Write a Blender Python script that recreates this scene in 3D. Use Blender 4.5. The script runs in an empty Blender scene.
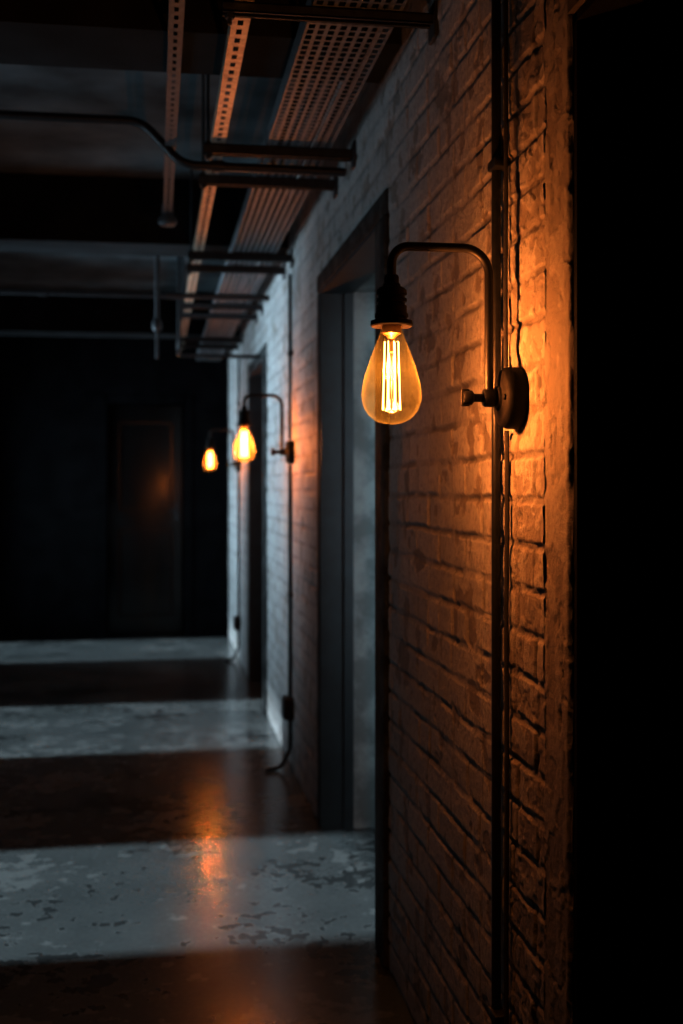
import bpy, bmesh, math, random
import numpy as np
from mathutils import Vector, Matrix
random.seed(4)
S = bpy.context.scene
COL = S.collection
WX = 0.62            # face of the brick wall
CZ = 2.72            # ceiling
BZ = 2.416           # underside of beams
TZ = 2.35            # top of bracket arms
YE = 10.33           # end wall
LZ = 1.45            # lamp height
LY = (2.005, 5.44, 8.86)

# ------------------------------------------------------------ materials
def mat(name):
    m = bpy.data.materials.new(name); m.use_nodes = True
    nt = m.node_tree; nt.nodes.clear()
    out = nt.nodes.new('ShaderNodeOutputMaterial')
    return m, nt, out
def N(nt, t, **kw):
    n = nt.nodes.new(t)
    for k, v in kw.items():
        if k in n.inputs: n.inputs[k].default_value = v
        else: setattr(n, k, v)
    return n
def ramp(nt, fac, stops):
    r = nt.nodes.new('ShaderNodeValToRGB')
    el = r.color_ramp.elements
    while len(el) < len(stops): el.new(0.5)
    for e, (p, c) in zip(el, stops):
        e.position = p
        e.color = (c, c, c, 1) if isinstance(c, (int, float)) else (*c, 1)
    nt.links.new(fac, r.inputs[0])
    return r.outputs[0]
def mixc(nt, fac, a, b):
    m = nt.nodes.new('ShaderNodeMix'); m.data_type = 'RGBA'
    if isinstance(fac, (int, float)): m.inputs[0].default_value = fac
    else: nt.links.new(fac, m.inputs[0])
    for i, v in ((6, a), (7, b)):
        if isinstance(v, tuple): m.inputs[i].default_value = (*v, 1)
        else: nt.links.new(v, m.inputs[i])
    return m.outputs[2]
def simple(name, col, rough=.5, metal=0., nscale=30., namp=.35, bump=.0, coords='Object', spec=.5):
    m, nt, out = mat(name)
    tc = N(nt, 'ShaderNodeTexCoord')
    no = N(nt, 'ShaderNodeTexNoise'); no.inputs['Scale'].default_value = nscale; no.inputs['Detail'].default_value = 7
    nt.links.new(tc.outputs[coords], no.inputs['Vector'])
    lo = tuple(c*(1-namp) for c in col); hi = tuple(min(1, c*(1+namp)) for c in col)
    c = ramp(nt, no.outputs['Fac'], [(.3, lo), (.7, hi)])
    b = N(nt, 'ShaderNodeBsdfPrincipled', Roughness=rough, Metallic=metal)
    b.inputs['Specular IOR Level'].default_value = spec
    nt.links.new(c, b.inputs['Base Color'])
    if bump:
        bp = N(nt, 'ShaderNodeBump', Strength=bump, Distance=.004)
        nt.links.new(no.outputs['Fac'], bp.inputs['Height']); nt.links.new(bp.outputs[0], b.inputs['Normal'])
    nt.links.new(b.outputs[0], out.inputs[0])
    return m
M = {}
M['black'] = simple('black_metal', (.008, .008, .008), .5, .3, 60, .3)
M['plate'] = simple('black_plate_paint', (.006, .0055, .0055), .65, 0, 60, .3, 0, 'Object', .12)
M['bracket'] = simple('dark_steel', (.022, .027, .032), .5, .3, 40, .4)
M['galv'] = simple('galvanised_steel', (.15, .165, .18), .5, .5, 50, .35)
M['zinc'] = simple('cool_grey_zinc', (.085, .105, .12), .5, .4, 50, .3)
M['pipe'] = simple('dark_pipe', (.015, .017, .020), .42, .4, 40, .3)
M['pipe_grey'] = simple('dark_cable_sheath', (.03, .028, .027), .5, .0, 40, .3)
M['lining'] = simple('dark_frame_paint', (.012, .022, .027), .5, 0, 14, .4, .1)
M['void'] = simple('dark_jamb', (.004, .0045, .0055), .8, 0, 14, .4, 0, 'Object', .04)  # jamb shade put into the colour; the tray cables share it
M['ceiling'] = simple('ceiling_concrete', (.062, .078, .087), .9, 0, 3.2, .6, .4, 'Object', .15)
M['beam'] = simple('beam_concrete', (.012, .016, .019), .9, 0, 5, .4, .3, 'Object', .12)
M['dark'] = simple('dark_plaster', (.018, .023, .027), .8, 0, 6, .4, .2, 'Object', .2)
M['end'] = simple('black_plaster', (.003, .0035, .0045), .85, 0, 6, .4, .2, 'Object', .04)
M['room'] = simple('room_plaster', (.05, .06, .065), .8, 0, 6, .4, .2)
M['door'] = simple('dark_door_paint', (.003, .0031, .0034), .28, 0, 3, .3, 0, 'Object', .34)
M['brass'] = simple('aged_brass', (.16, .10, .04), .45, .8, 30, .2)

def plaster(name, col, dark, scale=7, bump=.5, dist=.004):
    m, nt, out = mat(name)
    tc = N(nt, 'ShaderNodeTexCoord')
    n1 = N(nt, 'ShaderNodeTexNoise'); n1.inputs['Scale'].default_value = scale; n1.inputs['Detail'].default_value = 9; n1.inputs['Roughness'].default_value = .65
    n2 = N(nt, 'ShaderNodeTexNoise'); n2.inputs['Scale'].default_value = 45; n2.inputs['Detail'].default_value = 8; n2.inputs['Roughness'].default_value = .7
    for n in (n1, n2): nt.links.new(tc.outputs['Object'], n.inputs['Vector'])
    f = ramp(nt, n1.outputs['Fac'], [(.42, 0.), (.58, 1.)])
    c = mixc(nt, f, dark, col)
    b = N(nt, 'ShaderNodeBsdfPrincipled', Roughness=.75)
    b.inputs['Specular IOR Level'].default_value = .2
    nt.links.new(c, b.inputs['Base Color'])
    ad = N(nt, 'ShaderNodeMath', operation='ADD'); nt.links.new(f, ad.inputs[0]); nt.links.new(n2.outputs['Fac'], ad.inputs[1])
    bp = N(nt, 'ShaderNodeBump', Strength=bump, Distance=dist)
    nt.links.new(ad.outputs[0], bp.inputs['Height']); nt.links.new(bp.outputs[0], b.inputs['Normal'])
    nt.links.new(b.outputs[0], out.inputs[0])
    return m
M['plaster'] = plaster('worn_plaster', (.36, .38, .37), (.20, .215, .21), 6)
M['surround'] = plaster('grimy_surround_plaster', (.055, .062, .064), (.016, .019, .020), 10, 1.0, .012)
M['corner'] = plaster('corner_plaster', (.05, .042, .036), (.025, .021, .018), 9)

# painted brick: attributes written per vertex with the relief
m, nt, out = mat('painted_brick')
tc = N(nt, 'ShaderNodeTexCoord')
aj = N(nt, 'ShaderNodeAttribute', attribute_name='joint'); ac = N(nt, 'ShaderNodeAttribute', attribute_name='chip'); at = N(nt, 'ShaderNodeAttribute', attribute_name='tone')
n2 = N(nt, 'ShaderNodeTexNoise'); n2.inputs['Scale'].default_value = 70; n2.inputs['Detail'].default_value = 8; n2.inputs['Roughness'].default_value = .7
nt.links.new(tc.outputs['Object'], n2.inputs['Vector'])
c = ramp(nt, at.outputs['Fac'], [(0., (.26, .262, .262)), (1., (.385, .388, .388))])
c = mixc(nt, ramp(nt, n2.outputs['Fac'], [(.36, 0.5), (.52, 0.)]), c, (.14, .13, .12))
c = mixc(nt, ac.outputs['Fac'], c, (.165, .146, .13))
jf = N(nt, 'ShaderNodeMath', operation='MULTIPLY'); nt.links.new(aj.outputs['Fac'], jf.inputs[0]); jf.inputs[1].default_value = .60
c = mixc(nt, jf.outputs[0], c, (.075, .068, .063))
b = N(nt, 'ShaderNodeBsdfPrincipled', Roughness=.65)
b.inputs['Specular IOR Level'].default_value = .3
nt.links.new(c, b.inputs['Base Color'])
bp = N(nt, 'ShaderNodeBump', Strength=1.0, Distance=.0042)
nt.links.new(n2.outputs['Fac'], bp.inputs['Height']); nt.links.new(bp.outputs[0], b.inputs['Normal'])
nt.links.new(b.outputs[0], out.inputs[0])
M['brick'] = m

# floor
m, nt, out = mat('worn_painted_concrete')
tc = N(nt, 'ShaderNodeTexCoord')
def noise(sc, det, ro=.6, dist=0., off=0.):
    n = N(nt, 'ShaderNodeTexNoise'); n.inputs['Scale'].default_value = sc; n.inputs['Detail'].default_value = det
    n.inputs['Roughness'].default_value = ro; n.inputs['Distortion'].default_value = dist
    mp = N(nt, 'ShaderNodeMapping'); mp.inputs['Location'].default_value = (off, off*.7, off*.3)
    nt.links.new(tc.outputs['Object'], mp.inputs['Vector']); nt.links.new(mp.outputs[0], n.inputs['Vector']); return n.outputs['Fac']
def madd(x, k, y):
    n = N(nt, 'ShaderNodeMath', operation='MULTIPLY_ADD'); nt.links.new(x, n.inputs[0]); n.inputs[1].default_value = k; nt.links.new(y, n.inputs[2]); return n.outputs[0]
a1 = noise(17, 9, .58, .1); a2 = noise(2.6, 4, .55, 0, 3.1); a3 = noise(60, 7, .7); a4 = noise(13, 9, .58, .1, 8.7); a5 = noise(2.0, 4, .55, 0, 12.4)
def half(x):
    n = N(nt, 'ShaderNodeMath', operation='MULTIPLY'); nt.links.new(x, n.inputs[0]); n.inputs[1].default_value = .5; return n.outputs[0]
fs = half(madd(a2, 1.0, a1))
flake = ramp(nt, fs, [(.546, 0.), (.553, 1.)])
rim = ramp(nt, fs, [(.530, 0.), (.546, .7), (.553, 0.)])
ps = half(madd(a5, 1.0, a4))
pale = ramp(nt, ps, [(.525, 0.), (.545, 1.)])
base = ramp(nt, noise(3, 6, .65), [(.3, (.052, .063, .066)), (.7, (.076, .089, .092))])
c = mixc(nt, pale, base, (.112, .128, .131))
c = mixc(nt, rim, c, (.118, .134, .137))
c = mixc(nt, flake, c, (.028, .034, .036))
c = mixc(nt, ramp(nt, a3, [(.4, .25), (.6, 0.)]), c, (.028, .033, .035))
b = N(nt, 'ShaderNodeBsdfPrincipled')
nt.links.new(c, b.inputs['Base Color'])
nt.links.new(ramp(nt, a3, [(.3, .18), (.7, .24)]), b.inputs['Roughness'])
b.inputs['Specular IOR Level'].default_value = .34
bp = N(nt, 'ShaderNodeBump', Strength=.025, Distance=.003)
nt.links.new(a3, bp.inputs['Height']); nt.links.new(bp.outputs[0], b.inputs['Normal'])
nt.links.new(b.outputs[0], out.inputs[0])
M['floor'] = m

# glowing filament
def glow(name, k, col):
    m, nt, out = mat(name)
    e = N(nt, 'ShaderNodeEmission'); e.inputs[0].default_value = (*col, 1); e.inputs[1].default_value = k
    nt.links.new(e.outputs[0], out.inputs[0]); return m
M['filament'] = glow('glowing_filament', 9.0, (1, .66, .26)); M['filament_hot'] = glow('brighter_filament', 34, (1, .50, .13))
# amber glass
def glass(name, k0, k1, tcol):
    m, nt, out = mat(name)
    tr = N(nt, 'ShaderNodeBsdfTransparent'); tr.inputs[0].default_value = (1, .88, .62, 1)
    gl = N(nt, 'ShaderNodeBsdfGlossy', Roughness=.03)
    tl = N(nt, 'ShaderNodeBsdfTranslucent'); tl.inputs[0].default_value = (*tcol, 1)
    lw = N(nt, 'ShaderNodeLayerWeight', Blend=.35)
    pw = N(nt, 'ShaderNodeMath', operation='POWER'); nt.links.new(lw.outputs['Facing'], pw.inputs[0]); pw.inputs[1].default_value = 2.4
    def mad(a, b_, src):
        n = N(nt, 'ShaderNodeMath', operation='MULTIPLY_ADD'); nt.links.new(src, n.inputs[0]); n.inputs[1].default_value = a; n.inputs[2].default_value = b_; return n.outputs[0]
    m1 = N(nt, 'ShaderNodeMixShader'); nt.links.new(mad(k1, k0, pw.outputs[0]), m1.inputs[0])
    nt.links.new(tr.outputs[0], m1.inputs[1]); nt.links.new(tl.outputs[0], m1.inputs[2])
    m2 = N(nt, 'ShaderNodeMixShader'); nt.links.new(mad(.14, .005, lw.outputs['Facing']), m2.inputs[0]); nt.links.new(m1.outputs[0], m2.inputs[1]); nt.links.new(gl.outputs[0], m2.inputs[2])
    nt.links.new(m2.outputs[0], out.inputs[0]); return m
M['glass'] = glass('amber_glass', .0034, .018, (1, .98, .36)); M['glass_hazy'] = glass('hazier_amber_glass', .026, .022, (1, .80, .30))

# ------------------------------------------------------------ mesh builder
class MB:
    def __init__(s): s.v = []; s.f = []; s.mi = []
    def add(s, vs, fs, mi=0):
        o = len(s.v); s.v += [tuple(p) for p in vs]; s.f += [tuple(i+o for i in q) for q in fs]; s.mi += [mi]*len(fs)
    def box(s, x0, x1, y0, y1, z0, z1, mi=0):
        vs = [(x, y, z) for x in (x0, x1) for y in (y0, y1) for z in (z0, z1)]
        s.add(vs, [(0,1,3,2),(4,6,7,5),(0,4,5,1),(2,3,7,6),(0,2,6,4),(1,5,7,3)], mi)
    def bbox(s, x0, x1, y0, y1, z0, z1, bev=.003, seg=2, mi=0):
        bm = bmesh.new(); bmesh.ops.create_cube(bm, size=1)
        for v in bm.verts:
            v.co = Vector((x0+(v.co.x+.5)*(x1-x0), y0+(v.co.y+.5)*(y1-y0), z0+(v.co.z+.5)*(z1-z0)))
        bmesh.ops.bevel(bm, geom=bm.edges[:], offset=bev, segments=seg, affect='EDGES', profile=.5)
        bm.verts.index_update()
        s.add([v.co.copy() for v in bm.verts], [[v.index for v in f.verts] for f in bm.faces], mi); bm.free()
    def tube(s, pts, r, n=12, mi=0, closed=False):
        pts = [Vector(p) for p in pts]; k = len(pts); vs = []; fs = []
        t0 = (pts[1]-pts[0]).normalized()
        u = t0.orthogonal().normalized()
        for i, p in enumerate(pts):
            t = ((pts[min(i+1, k-1)]-p).normalized()+(p-pts[max(i-1, 0)]).normalized()).normalized()
            u = (u - t*u.dot(t)).normalized(); w = t.cross(u)
            for j in range(n):
                a = 2*math.pi*j/n; vs.append(p+(u*math.cos(a)+w*math.sin(a))*r)
        for i in range(k-1):
            for j in range(n):
                fs.append((i*n+j, i*n+(j+1)%n, (i+1)*n+(j+1)%n, (i+1)*n+j))
        fs.append(tuple(range(n))[::-1]); fs.append(tuple((k-1)*n+j for j in range(n)))
        s.add(vs, fs, mi)
    def lathe(s, prof, mtx=Matrix(), n=32, mi=0):
        vs = []; fs = []; idx = []
        for (r, z) in prof:
            if r < 1e-6: idx.append([len(vs)]); vs.append(mtx @ Vector((0, 0, z)))
            else:
                idx.append(list(range(len(vs), len(vs)+n)))
                for j in range(n):
                    a = 2*math.pi*j/n; vs.append(mtx @ Vector((r*math.cos(a), r*math.sin(a), z)))
        for A, B in zip(idx[:-1], idx[1:]):
            for j in range(n):
                a0 = A[j % len(A)]; a1 = A[(j+1) % len(A)]; b0 = B[j % len(B)]; b1 = B[(j+1) % len(B)]
                q = []
                for i in (a0, a1, b1, b0):
                    if i not in q: q.append(i)
                if len(q) > 2: fs.append(tuple(q))
        s.add(vs, fs, mi)
    def build(s, name, mats, parent=None, loc=None, angle=35, fix=True):
        me = bpy.data.meshes.new(name); me.from_pydata(s.v, [], s.f)
        for mm in (mats if isinstance(mats, list) else [mats]): me.materials.append(mm)
        me.polygons.foreach_set('material_index', s.mi)
        if fix:
            bm = bmesh.new(); bm.from_mesh(me); bmesh.ops.recalc_face_normals(bm, faces=bm.faces[:]); bm.to_mesh(me); bm.free()
        me.polygons.foreach_set('use_smooth', [True]*len(me.polygons))
        me.set_sharp_from_angle(angle=math.radians(angle)); me.update()
        o = bpy.data.objects.new(name, me); COL.objects.link(o)
        if parent: o.parent = parent
        if loc: o.location = loc
        return o
def fillet(pts, r, n=8):
    pts = [Vector(p) for p in pts]; out = [pts[0]]
    for a, p, b in zip(pts[:-2], pts[1:-1], pts[2:]):
        d1 = (a-p).normalized(); d2 = (b-p).normalized(); ang = d1.angle(d2)
        if abs(ang-math.pi) < 1e-3: out.append(p); continue
        L = min(r/math.tan(ang/2), .49*(a-p).length, .49*(b-p).length); rr = L*math.tan(ang/2)
        c = p+(d1+d2).normalized()*(rr/math.sin(ang/2))
        s0 = (p+d1*L-c).normalized(); s1 = (p+d2*L-c).normalized(); th = s0.angle(s1)
        for i in range(n+1):
            f = i/n; out.append(c+(s0*math.sin((1-f)*th)+s1*math.sin(f*th))*(rr/math.sin(th)))
    out.append(pts[-1]); return out
def thing(name, loc, label, cat, group=None):
    o = bpy.data.objects.new(name, None); o.empty_display_size = .1; COL.objects.link(o); o.location = loc
    tag(o, label, cat, group); return o
def tag(o, label, cat, group=None):
    o['label'] = label; o['category'] = cat
    if group: o['group'] = group
    return o
def struct(o, label=None):
    o['kind'] = 'structure'
    if label: o['label'] = label; o['category'] = o.name.split('_')[0]
    return o
def copy_tree(o, parent=None):
    c = o.copy(); COL.objects.link(c)
    if o.type == 'LIGHT': c.data = o.data.copy()
    if parent: c.parent = parent
    for ch in list(o.children): copy_tree(ch, c)
    return c

# ------------------------------------------------------------ numpy noise
rng = np.random.default_rng(11); TAB = rng.random((256, 256))
def vn(x, y):
    xi = np.floor(x).astype(int); yi = np.floor(y).astype(int); fx = x-xi; fy = y-yi
    fx = fx*fx*(3-2*fx); fy = fy*fy*(3-2*fy)
    g = lambda a, b: TAB[a % 256, b % 256]
    return (g(xi, yi)*(1-fx)+g(xi+1, yi)*fx)*(1-fy)+(g(xi, yi+1)*(1-fx)+g(xi+1, yi+1)*fx)*fy
def fbm(x, y, o=4):
    t = 0; a = .5; s = 0
    for i in range(o):
        t = t+a*vn(x*2**i+17.3*i, y*2**i+9.1*i); s += a; a *= .5
    return t/s
def ss(a, b, x):
    t = np.clip((x-a)/(b-a), 0, 1); return t*t*(3-2*t)
def brick_field(Y, Z):
    wy = Y+.008*(fbm(Y*9, Z*9)-.5); wz = Z+.010*(fbm(Y*6+40, Z*6+7)-.5)+.004*(fbm(Y*30, Z*30+9)-.5)
    row = np.floor(wz/.075).astype(int); fz = wz-row*.075
    L = np.where(row % 4 == 1, .1125, .225)
    off = (row % 2)*.1125+TAB[row % 256, 3]*.03
    by = (wy+off)/L; cl = np.floor(by).astype(int); fy = (by-cl)*L
    dist = np.minimum(np.minimum(fz, .075-fz), np.minimum(fy, L-fy))
    dist = dist-.0002-.0058*fbm(Y*45, Z*45)
    mk = ss(0, .0055, dist)
    pr = TAB[row % 256, cl % 256]; pr2 = TAB[(row+77) % 256, (cl+31) % 256]
    near = ss(2.22, 1.98, Y)
    filled = ss(.42, .56, fbm(Y*9+5, Z*9+60, 4))*(1-near*.3)       # joints part-filled with paint in places
    mk = np.maximum(mk, filled*.65)
    cc = fbm(Y*16+3, Z*16+80, 6)
    chip = ss(.645, .655, cc+near*.05)
    peel = ss(.49, .505, fbm(Y*34+9, Z*30+2, 6))*near               # flaking coat by the corner
    crack = ss(.015, .006, np.abs(fbm(Y*9+2, Z*5+33, 6)-.5))*near*.8
    lump = fbm(Y*26, Z*26+50, 4)
    h = .0050*mk+(pr-.5)*.0038*mk+.0022*fbm(Y*60, Z*60)+.0028*(lump-.5)+.0035*(fbm(Y*4, Z*4)-.5)-chip*.0018+peel*.0015-crack*.002
    for ly in LY:                                                   # the wall is made flat under each lamp plate
        f = ss(.082, .064, np.hypot(Y-ly, Z-LZ)); h = h*(1-f)+.001*f
    return h, np.maximum(1-mk, crack*.8), np.maximum(chip*.8, near*(.85-.5*peel)), np.clip(.15+.45*pr2+.6*(fbm(Y*5, Z*5)-.3), 0, 1)  # bare brown strip by the corner, darkened further to offset the lamp's glow
def rough_field(Y, Z):
    crack = ss(.020, .007, np.abs(fbm(Y*12+2, Z*5+11, 6)-.5))
    peel = ss(.49, .505, fbm(Y*28+9, Z*18+5, 6))
    bite = .009*fbm(Z*0+3, Z*18, 5)
    edge = ss(1.738+bite, 1.746+bite, Y)
    h = .003+.0022*fbm(Y*60, Z*60)+.0018*peel-crack*.0022+.002*(fbm(Y*5, Z*3)-.5)-.006*(1-edge)
    return h, np.clip(.62+.4*crack-.25*peel+.4*(1-edge), 0, 1), .9-.3*peel, .1+.2*fbm(Y*6, Z*4)

# ------------------------------------------------------------ the setting
mb = MB(); joint = []; chipa = []; tone = []
def skin(y0, y1, z0, z1, res, field=brick_field):
    ny = max(2, int((y1-y0)/res)+1); nz = max(2, int((z1-z0)/res)+1)
    Y, Z = np.meshgrid(np.linspace(y0, y1, ny), np.linspace(z0, z1, nz), indexing='ij')
    h, j, c, t = field(Y, Z)
    P = np.stack([WX+.004-h, Y, Z], -1).reshape(-1, 3)
    i = np.arange(ny*nz).reshape(ny, nz)
    F = np.stack([i[:-1, :-1], i[:-1, 1:], i[1:, 1:], i[1:, :-1]], -1).reshape(-1, 4)
    mb.add(P.tolist(), F.tolist(), 0)
    joint.extend(j.ravel().tolist()); chipa.extend(c.ravel().tolist()); tone.extend(t.ravel().tolist())
DA, DB = 3.30, 4.48     # nearer doorway
skin(2.245, DA-.135, 0, CZ, .0042)
skin(1.855, 2.246, 0, CZ, .0030)
skin(1.7425, 1.858, 0, CZ, .0034, rough_field)
skin(DA-.14, 4.56, 2.09, CZ, .012)
skin(4.545, 6.765, 0, CZ, .010)
skin(6.76, 8.03, 2.09, CZ, .02)
skin(8.015, YE, 0, CZ, .016)
X0, X1 = .634, .97
for y0, y1, z0 in ((-2.5, .7, 0), (.7, 1.742, 2.013), (1.742, DA, 0), (DA, DB, 2.03), (DB, 6.86, 0), (6.86, 7.95, 2.03), (7.95, YE, 0)):
    mb.box(X0, X1, y0, y1, z0, CZ, 1)
mb.box(.616, X0, -2.5, .7, 0, CZ, 2); mb.box(.616, X0, .7, 1.742, 2.013, CZ, 2)
n = len(mb.v)
w = mb.build('wall_right', [M['brick'], M['plaster'], M['corner']], angle=60, fix=False)
for nm, arr in (('joint', joint), ('chip', chipa), ('tone', tone)):
    a = w.data.attributes.new(nm, 'FLOAT', 'POINT'); arr = arr+[0.]*(n-len(arr)); a.data.foreach_set('value', arr)
struct(w, 'long right wall of painted bricks with worn joints and dark doorways')

mb = MB(); mb.box(-1.75, 3.6, -2.6, YE+.2, -.1, 0); struct(mb.build('floor', M['floor']), 'worn grey concrete corridor floor with flaking paint')
mb = MB(); mb.box(-1.55, 3.6, -2.6, YE+.2, CZ, CZ+.15)
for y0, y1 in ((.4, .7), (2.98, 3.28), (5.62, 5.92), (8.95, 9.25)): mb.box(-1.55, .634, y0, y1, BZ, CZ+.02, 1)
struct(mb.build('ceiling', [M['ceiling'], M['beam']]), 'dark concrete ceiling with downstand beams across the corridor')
OPEN = [(3.34, 4.37), (5.87, 7.22), (9.0, 10.2)]
mb = MB(); y = -2.5
for a, b_ in OPEN:
    mb.box(-1.55, -1.45, y, a, 0, CZ); mb.box(-1.55, -1.45, a, b_, 2.38, CZ); y = b_
mb.box(-1.55, -1.45, y, YE, 0, CZ)
struct(mb.build('wall_left', M['dark']), 'dark left corridor wall with tall openings letting daylight in')
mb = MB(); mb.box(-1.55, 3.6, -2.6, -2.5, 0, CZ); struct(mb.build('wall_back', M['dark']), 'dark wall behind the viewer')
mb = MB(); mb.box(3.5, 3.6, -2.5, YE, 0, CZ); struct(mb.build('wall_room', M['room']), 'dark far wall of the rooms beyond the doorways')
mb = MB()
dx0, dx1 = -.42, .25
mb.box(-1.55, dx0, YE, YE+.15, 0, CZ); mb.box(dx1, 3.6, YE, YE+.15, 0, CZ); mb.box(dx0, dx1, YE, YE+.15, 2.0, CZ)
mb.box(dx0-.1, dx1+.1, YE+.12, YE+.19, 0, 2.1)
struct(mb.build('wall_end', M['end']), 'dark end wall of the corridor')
mb = MB()
for q in ((dx0-.06, dx0+.012, 0, 2.06), (dx1-.012, dx1+.06, 0, 2.06), (dx0, dx1, 1.988, 2.06)): mb.box(q[0], q[1], YE-.006, YE+.01, q[2], q[3])
struct(mb.build('trim_1', M['end']), 'dark frame around the door at the end of the corridor')
# end door, hung a touch ajar
mb = MB(); W = dx1-dx0-.03
mb.bbox(0, W, -.02, .02, .006, 1.985, .004)
for z0, z1 in ((.18, .92), (1.08, 1.84)):
    for xa, xb in ((.09, .11), (W-.11, W-.09)): mb.box(xa, xb, -.026, -.018, z0, z1)
    mb.box(.09, W-.09, -.026, -.018, z0, z0+.02); mb.box(.09, W-.09, -.026, -.018, z1-.02, z1)
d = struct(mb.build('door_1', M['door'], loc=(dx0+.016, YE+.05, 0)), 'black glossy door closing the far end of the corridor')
d.rotation_euler.z = math.radians(.85)
mb = MB(); mb.bbox(W-.070, W-.040, -.032, -.018, 1.00, 1.14, .004)
mb.tube(fillet([(W-.055, -.02, 1.09), (W-.055, -.065, 1.09), (W-.12, -.065, 1.09)], .015, 5), .008, 10)
mb.build('door_handle', M['bracket'], d)

def surround(y0, y1, name, label):
    mb = MB(); xa, xb = .604, .66
    mb.bbox(xa, xb, y0-.14, y0, 0, 2.03, .012, 3); mb.bbox(xa+.006, xb, y1, y1+.07, 0, 2.03, .012, 3); mb.bbox(xa+.004, xb, y0-.14, y1+.07, 2.03, 2.10, .012, 3)
    struct(mb.build(name, M['surround']), label)
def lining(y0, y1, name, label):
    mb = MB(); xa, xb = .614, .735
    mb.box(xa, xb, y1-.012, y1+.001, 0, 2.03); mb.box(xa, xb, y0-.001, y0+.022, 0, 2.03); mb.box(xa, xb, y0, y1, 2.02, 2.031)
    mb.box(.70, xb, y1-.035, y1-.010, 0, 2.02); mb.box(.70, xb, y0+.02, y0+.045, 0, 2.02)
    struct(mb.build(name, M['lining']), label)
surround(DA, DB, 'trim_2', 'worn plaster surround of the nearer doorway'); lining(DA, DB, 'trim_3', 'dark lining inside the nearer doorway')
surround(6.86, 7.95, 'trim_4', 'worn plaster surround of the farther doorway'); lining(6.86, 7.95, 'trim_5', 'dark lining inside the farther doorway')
mb = MB(); mb.box(.626, X1+.02, 1.728, 1.743, 0, 2.013); mb.box(.626, X1+.02, .7, .715, 0, 2.013); mb.box(.626, X1+.02, .7, 1.743, 1.998, 2.014)  # board added over the unlit jamb, its shade painted in near-black
struct(mb.build('trim_6', M['void']), 'lining of the doorway at the right edge, its shade painted black')

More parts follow.
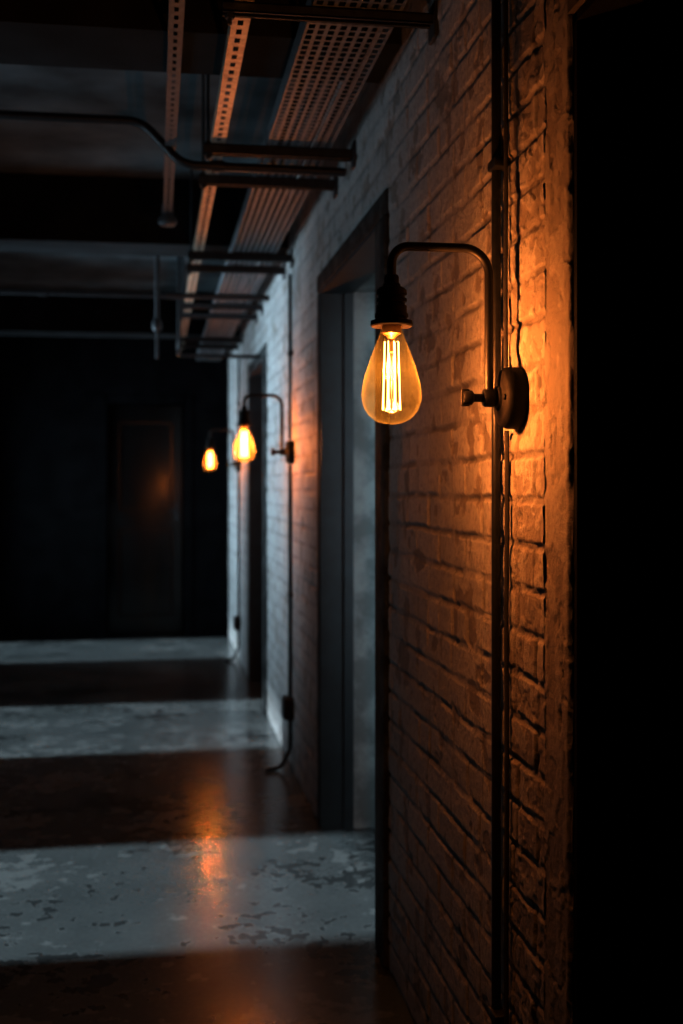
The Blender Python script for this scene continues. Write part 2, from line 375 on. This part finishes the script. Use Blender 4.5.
# ------------------------------------------------------------ wall lamps
OUT = Matrix.Rotation(-math.pi/2, 4, 'Y')          # lathe axis +Z -> -X (out of the wall)
BX = -.223
def make_lamp(loc, label):
    t = thing('wall_lamp', loc, label, 'wall lamp', 'filament wall lamps along the brick wall')
    mb = MB(); mb.lathe([(0, -.006), (.051, -.006), (.053, -.004), (.0535, .010), (.0532, .018), (.0515, .025), (.0480, .030), (.043, .0325), (.022, .035), (.020, .039), (0, .040)], OUT, 64)
    p = mb.build('wall_plate', M['plate'], t, angle=50)
    for s in (-1, 1):
        mb = MB(); mb.lathe([(0, .028), (.005, .028), (.005, .0355), (.003, .037), (0, .037)], Matrix.Translation((0, s*.034, 0)) @ OUT, 12)
        mb.build('screw', M['plate'], p)
    mb = MB(); mb.lathe([(0, .036), (.009, .036), (.009, .040), (.015, .042), (.016, .046), (.016, .058), (.014, .062), (.007, .063), (.007, .084), (0, .084)], OUT, 24)
    mb.build('pivot', M['black'], t)
    mb = MB(); mb.lathe([(0, .080), (.009, .080), (.0125, .083), (.0125, .093), (.010, .098), (0, .098)], OUT, 16)
    mb.bbox(-.102, -.086, -.004, .004, -.015, .015, .003)
    mb.build('knob', M['black'], t)
    mb = MB(); mb.tube(fillet([(-.052, 0, -.004), (-.052, 0, .257), (BX, 0, .257), (BX, 0, .195)], .046, 12), .0078, 16)
    mb.build('arm', M['black'], t)
    T = Matrix.Translation((BX, 0, 0))
    sp = [(0, .226), (.011, .226), (.0125, .222), (.0125, .210), (.015, .207), (.015, .203), (.022, .199), (.0255, .195), (.026, .186), (.0225, .184), (.0225, .179), (.026, .177), (.026, .171), (.0225, .169), (.0225, .164), (.026, .162), (.026, .148), (.0285, .145), (.0285, .139), (.026, .137), (.026, .134), (.0355, .131), (.0360, .122), (.0345, .119), (.030, .121), (.0, .124)]
    mb = MB(); mb.lathe([(r, .12+(z-.12)*.82) for r, z in sp], T, 40)
    mb.build('socket', M['plate'], t)
    prof = [(.0175, .121), (.0185, .114), (.0215, .103), (.0265, .090), (.0325, .075), (.0385, .058), (.0440, .041), (.0485, .024), (.0507, .009), (.0508, -.002), (.0480, -.015), (.0420, -.027), (.0325, -.037), (.0210, -.0435), (.0100, -.0462), (0, -.047)]
    pr = []
    for i in range(len(prof)-1):
        p0 = Vector(prof[max(i-1, 0)]); p1 = Vector(prof[i]); p2 = Vector(prof[i+1]); p3 = Vector(prof[min(i+2, len(prof)-1)])
        for k in range(3):
            s = k/3; q = .5*((2*p1)+(p2-p0)*s+(2*p0-5*p1+4*p2-p3)*s*s+(3*p1-p0-3*p2+p3)*s**3); pr.append((max(q.x, .0001), q.y))
    pr.append((0, -.047))
    mb = MB(); mb.lathe(pr, T, 48); bulb = mb.build('bulb', M['glass'], t, angle=80); bulb['label'] = 'clear amber glass teardrop bulb'
    mb = MB(); mb.lathe([(.0, .121), (.0165, .121), (.0165, .108), (.010, .104), (.005, .098), (.004, .080), (.0055, .076), (0, .074)], T, 20)
    mb.build('bulb_cap', M['brass'], bulb)
    mb = MB(); K = 8
    for k in range(K):
        a = 2*math.pi*k/K+.12
        r0, r1 = .0125, .0160; zt, zb = .094, -.022
        mb.tube([(BX+r0*math.cos(a), r0*math.sin(a), zt), (BX+r1*math.cos(a), r1*math.sin(a), zb)], .0009, 8)
    mb.build('filament', M['filament'], bulb)
    mb = MB(); mb.tube([(BX, 0, .08), (BX, 0, -.024)], .0012, 6)
    for k in range(K):
        a = 2*math.pi*k/K+.12
        mb.tube([(BX, 0, -.024), (BX+.0160*math.cos(a), .0160*math.sin(a), -.0235)], .0005, 5)
        mb.tube([(BX, 0, .092), (BX+.0125*math.cos(a), .0125*math.sin(a), .0945)], .0005, 5)
    mb.build('filament_support', M['bracket'], bulb)
    ld = bpy.data.lights.new('filament_light', 'POINT'); ld.energy = 25; ld.color = (1, .335, .10); ld.shadow_soft_size = .018
    lo = bpy.data.objects.new('filament_light', ld); COL.objects.link(lo); lo.parent = t; lo.location = (BX, 0, .028)
    return t
lamp = make_lamp((WX, LY[0], LZ), 'large black gooseneck wall lamp with amber filament bulb, nearest the viewer')
l2 = copy_tree(lamp); l2.location = (WX, LY[1], LZ); l2['label'] = 'black wall lamp with glowing bulb, just beyond the nearer doorway'
l3 = copy_tree(lamp); l3.location = (WX, LY[2], LZ); l3['label'] = 'farthest and smallest wall lamp, glowing near the dark end door'
def slot(o, m):
    o.material_slots[0].link = 'OBJECT'; o.material_slots[0].material = m
for l, pw_ in ((l2, 19), (l3, 13)):
    for ch in l.children:
        if ch.type == 'LIGHT': ch.data.energy = pw_; ch.data.color = (1, .29, .06)
        if ch.name.startswith('bulb'):
            slot(ch, M['glass_hazy'])
            for g in ch.children:
                if g.name.startswith('filament') and 'support' not in g.name: slot(g, M['filament_hot'])

# ------------------------------------------------------------ conduits on the wall
cx = WX-.014
t = thing('wall_conduit', (cx, 2.092, 0), 'black steel conduit running floor to ceiling beside the nearest lamp', 'conduit')
mb = MB(); mb.tube([(0, 0, 0), (0, 0, CZ)], .0085, 16); mb.build('pipe', M['pipe'], t)
for z in (.35, 1.874, 2.45):
    mb = MB(); mb.bbox(-.013, .014, -.036, .014, z-.009, z+.009, .004); mb.build('clamp', M['black'], t)
mb = MB()
random.seed(2)
pts = [(WX-.010+random.uniform(-.001, .001), 2.046+random.uniform(-.002, .002), z) for z in np.linspace(LZ+.055, CZ, 9)]
mb.tube(pts, .0042, 8); tag(mb.build('power_cable', M['pipe_grey']), 'thin cable rising up the bricks from the nearest lamp', 'cable')
mb = MB()
pts = [(WX-.010+random.uniform(-.001, .001), 2.040+random.uniform(-.003, .003), z) for z in np.linspace(0, LZ-.055, 10)]
mb.tube(pts, .0045, 8); tag(mb.build('power_cable', M['pipe_grey']), 'thin cable hanging down the bricks below the nearest lamp', 'cable')

def drop(y, label):
    t = thing('lamp_conduit', (WX, y, 0), label, 'conduit', 'conduits feeding the far lamps')
    mb = MB(); mb.tube(fillet([(-.014, 0, LZ-.056), (-.014, 0, .10), (-.055, 0, .012), (-.13, -.02, .010)], .05, 6), .0095, 12); mb.build('pipe', M['pipe'], t)
    mb = MB(); mb.bbox(-.045, .002, -.045, .045, .235, .335, .006); bx = mb.build('junction_box', M['black'], t)
    mb = MB(); mb.bbox(-.050, -.043, -.038, .038, .242, .328, .003); mb.build('lid', M['pipe'], bx)
    mb = MB(); mb.tube([(-.014, 0, LZ+.056), (-.014, 0, TZ-.09)], .0075, 12); mb.build('riser', M['pipe'], t)
    for z in (.8, 1.9):
        mb = MB(); mb.bbox(-.025, .002, -.026, .026, z-.010, z+.010, .003); mb.build('clamp', M['black'], t)
    return t
c2 = drop(LY[1], 'dark conduit with junction box dropping to the floor below the middle lamp')
c3 = copy_tree(c2); c3.location = (WX, LY[2], 0); c3['label'] = 'dark conduit with junction box below the farthest lamp'

# ------------------------------------------------------------ overhead metalwork
def perforated(mb, x0, x1, nx, fx, y0, y1, pitch, fy, z):
    cw = (x1-x0)/nx; xs = [x0]
    for i in range(nx):
        xs += [x0+cw*(i+.5-fx/2), x0+cw*(i+.5+fx/2)]
    xs.append(x1)
    ny = int((y1-y0)/pitch); ys = [y0]
    for i in range(ny): ys += [y0+pitch*(i+.5-fy/2), y0+pitch*(i+.5+fy/2)]
    ys.append(y0+pitch*ny)
    vs = [(x, y, z) for x in xs for y in ys]; q = len(ys); fs = []
    for i in range(len(xs)-1):
        for j in range(q-1):
            if i % 2 == 1 and j % 2 == 1: continue
            fs.append((i*q+j, (i+1)*q+j, (i+1)*q+j+1, i*q+j+1))
    mb.add(vs, fs); return ys[-1]
t = thing('cable_tray', (.44, 0, TZ), 'long perforated metal cable tray under the ceiling along the brick wall', 'cable tray')
mb = MB(); ye = perforated(mb, -.098, .098, 8, .60, .5, 10.25, .034, .72, .001); mb.build('perforated_base', M['galv'], t, fix=False)
for s in (-1, 1):
    mb = MB(); xo = s*.098
    mb.box(min(xo, xo+s*.002), max(xo, xo+s*.002), .5, ye, .0, .05); mb.box(min(xo, xo-s*.010), max(xo, xo-s*.010), .5, ye, .048, .05)
    mb.build('side_flange', M['galv'], t)
for k, xx in enumerate((-.06, -.02, .03, .06)):
    random.seed(k); mb = MB()
    mb.tube([(.44+xx+random.uniform(-.005, .005), y, TZ+.0125) for y in np.linspace(.5, 10.2, 26)], .010, 8)
    tag(mb.build('tray_cable', M['void']), 'dark cable lying along the inside of the perforated tray', 'cable', 'cables in the perforated tray')

mb = MB(); ye = perforated(mb, .172, .210, 1, .34, 1.0, 9.4, .055, .55, TZ+.001)
mb.box(.170, .172, 1.0, ye, TZ, TZ+.034); mb.box(.210, .212, 1.0, ye, TZ, TZ+.034)
M['rail'] = simple('warm_zinc_rail', (.38, .33, .27), .45, .5, 50, .35)
tag(mb.build('slotted_rail', M['rail'], fix=False), 'narrow slotted steel rail running beside the cable tray', 'rail')

t = thing('ceiling_rail', (.048, 0, BZ), 'grey slotted rail fixed under the beams, ending in a round fitting', 'rail')
mb = MB(); ye = perforated(mb, -.016, .016, 1, .30, .5, 4.9, .05, .5, -.026)
mb.box(-.018, -.016, .5, ye, -.026, 0); mb.box(.016, .018, .5, ye, -.026, 0); mb.build('channel', M['zinc'], t, fix=False)
mb = MB(); mb.lathe([(0, .02), (.022, .02), (.024, .0), (.024, -.03), (.036, -.035), (.038, -.055), (.030, -.065), (.012, -.07), (0, -.07)], Matrix.Translation((0, ye-.01, -.005)), 24)
mb.build('end_fitting', M['zinc'], t)

ORD = ['first', 'second', 'third', 'fourth', 'fifth', 'sixth', 'seventh', 'eighth', 'ninth']
def bracket(y, k, ztop):
    t = thing('tray_bracket', (WX, y, TZ), '%s steel bracket arm under the cable tray, counted from the viewer' % ORD[k], 'bracket', 'bracket arms carrying the cable tray')
    L = -.475; H = -.022 if k == 0 else -.030
    mb = MB(); mb.box(L, .0, -.018, -.015, H, 0); mb.box(L, .0, .015, .018, H, 0); mb.box(L, .0, -.018, .018, -.003, 0)
    mb.box(L, 0, -.018, -.010, H, H+.003); mb.box(L, 0, .010, .018, H, H+.003); mb.build('arm', M['bracket'], t)
    mb = MB(); mb.bbox(-.010, .004, -.03, .03, -.055, .025, .003); mb.build('wall_flange', M['bracket'], t)
    mb = MB(); mb.tube([(L+.015, 0, -.045), (L+.015, 0, ztop-TZ)], .005, 8); r = mb.build('hanger_rod', M['bracket'], t)
    for z0 in (H-.010, 0.):
        mb = MB(); mb.lathe([(0, z0), (.011, z0), (.011, z0+.009), (0, z0+.009)], Matrix.Translation((L+.015, 0, 0)), 6); mb.build('nut', M['bracket'], r)
for k, y in enumerate((2.626, 3.72, 4.10, 5.45, 5.77, 6.99, 7.39, 8.61, 9.01)):
    zt = BZ if any(a < y < b for a, b in ((2.98, 3.28), (5.62, 5.92), (8.95, 9.25))) else CZ
    bracket(y, k, zt)

mb = MB(); mb.tube(fillet([(-1.45, 3.91, 2.47), (-.045, 3.91, 2.47), (.085, 3.91, 2.335), (.618, 3.91, 2.332)], .11, 10), .0145, 16)
for xx in (-.55, .20): mb.lathe([(0, -.02), (.019, -.02), (.019, .02), (0, .02)], Matrix.Translation((xx, 3.91, 2.47 if xx < 0 else 2.3345)) @ Matrix.Rotation(math.pi/2, 4, 'Y'), 16)
tag(mb.build('bent_conduit', M['pipe']), 'black pipe crossing below the ceiling with an S-shaped bend', 'pipe')
mb = MB(); mb.tube([(-1.45, 6.62, 2.333), (.618, 6.62, 2.333)], .0145, 14)
for xx in (-.6, .10): mb.lathe([(0, -.025), (.020, -.025), (.020, .025), (0, .025)], Matrix.Translation((xx, 6.62, 2.333)) @ Matrix.Rotation(math.pi/2, 4, 'Y'), 16)
tag(mb.build('cross_conduit', M['pipe']), 'straight dark pipe crossing the corridor behind the middle beam', 'pipe')
mb = MB(); mb.tube(fillet([(.13, 6.80, CZ), (.13, 6.80, 2.06), (.13, 7.1, 2.06), (.618, 7.1, 2.06)], .05, 6), .011, 12)
tag(mb.build('looped_conduit', M['pipe']), 'thin pipe dropping from the ceiling and bending low across to the wall', 'pipe')
t = thing('drop_pipe', (.008, 6.45, CZ), 'dark pipe hanging from the ceiling with a small round fitting', 'pipe')
mb = MB(); mb.tube([(0, 0, .0), (0, 0, -.56)], .013, 14); mb.build('pipe', M['bracket'], t)
mb = MB(); mb.lathe([(0, -.54), (.020, -.54), (.026, -.555), (.028, -.585), (.022, -.60), (.009, -.605), (.009, -.75), (0, -.75)], Matrix(), 20); mb.build('fitting', M['bracket'], t)

# ------------------------------------------------------------ light
wd = bpy.data.worlds.new('World'); S.world = wd; wd.use_nodes = True
bg = wd.node_tree.nodes['Background']; bg.inputs[0].default_value = (.50, .78, 1, 1); bg.inputs[1].default_value = .12
sl = bpy.data.lights.new('sun', 'SUN'); sl.energy = 7.0; sl.color = (.78, .92, 1); sl.angle = math.radians(2.5)
so = bpy.data.objects.new('sun', sl); COL.objects.link(so); so.location = (-4, 5, 5); so.rotation_euler = (0, -math.radians(44), math.radians(1.5))
def area(name, loc, direction, sx, sy, power, spread, col=(.62, .85, 1)):
    l = bpy.data.lights.new(name, 'AREA'); l.shape = 'RECTANGLE'; l.size = sx; l.size_y = sy; l.energy = power; l.color = col; l.spread = math.radians(spread)
    o = bpy.data.objects.new(name, l); COL.objects.link(o); o.location = loc
    o.rotation_euler = Vector(direction).to_track_quat('-Z', 'Y').to_euler(); return o
for (a, b_), p, up in zip(OPEN, (8, 52, 44), (.85, .38, .15)):
    pl = bpy.data.lights.new('portal', 'AREA'); pl.shape = 'RECTANGLE'; pl.size = 2.38; pl.size_y = b_-a
    pl.cycles.is_portal = True
    po = bpy.data.objects.new('portal', pl); COL.objects.link(po); po.location = (-1.5, (a+b_)/2, 1.19); po.rotation_euler = (0, -math.pi/2, 0)
    area('window_daylight', (-2.3, (a+b_)/2, 1.0), (1, 0, up), b_-a, 1.6, p, 80)
area('room_daylight', (1.25, 2.3, 1.5), (-.30, 2.2, -.2), .3, 1.6, 5.5, 70)  # added fill lamp inside the room, brightens the far jamb of the doorway

# ------------------------------------------------------------ camera
cam = bpy.data.cameras.new('camera'); co = bpy.data.objects.new('camera', cam); COL.objects.link(co)
cam.sensor_fit = 'AUTO'; cam.sensor_width = 36; cam.lens = 1200/1024*36; cam.shift_y = -27/1024
co.location = (0, 0, 1.3); co.rotation_euler = (math.pi/2, 0, -math.atan(186/1200))
cam.clip_start = .05
cam.dof.use_dof = True; cam.dof.focus_distance = 2.10; cam.dof.aperture_fstop = 3.4
S.camera = co
S.view_settings.view_transform = 'Standard'
S.view_settings.look = 'None'
S.view_settings.exposure = .1
S.view_settings.gamma = .79
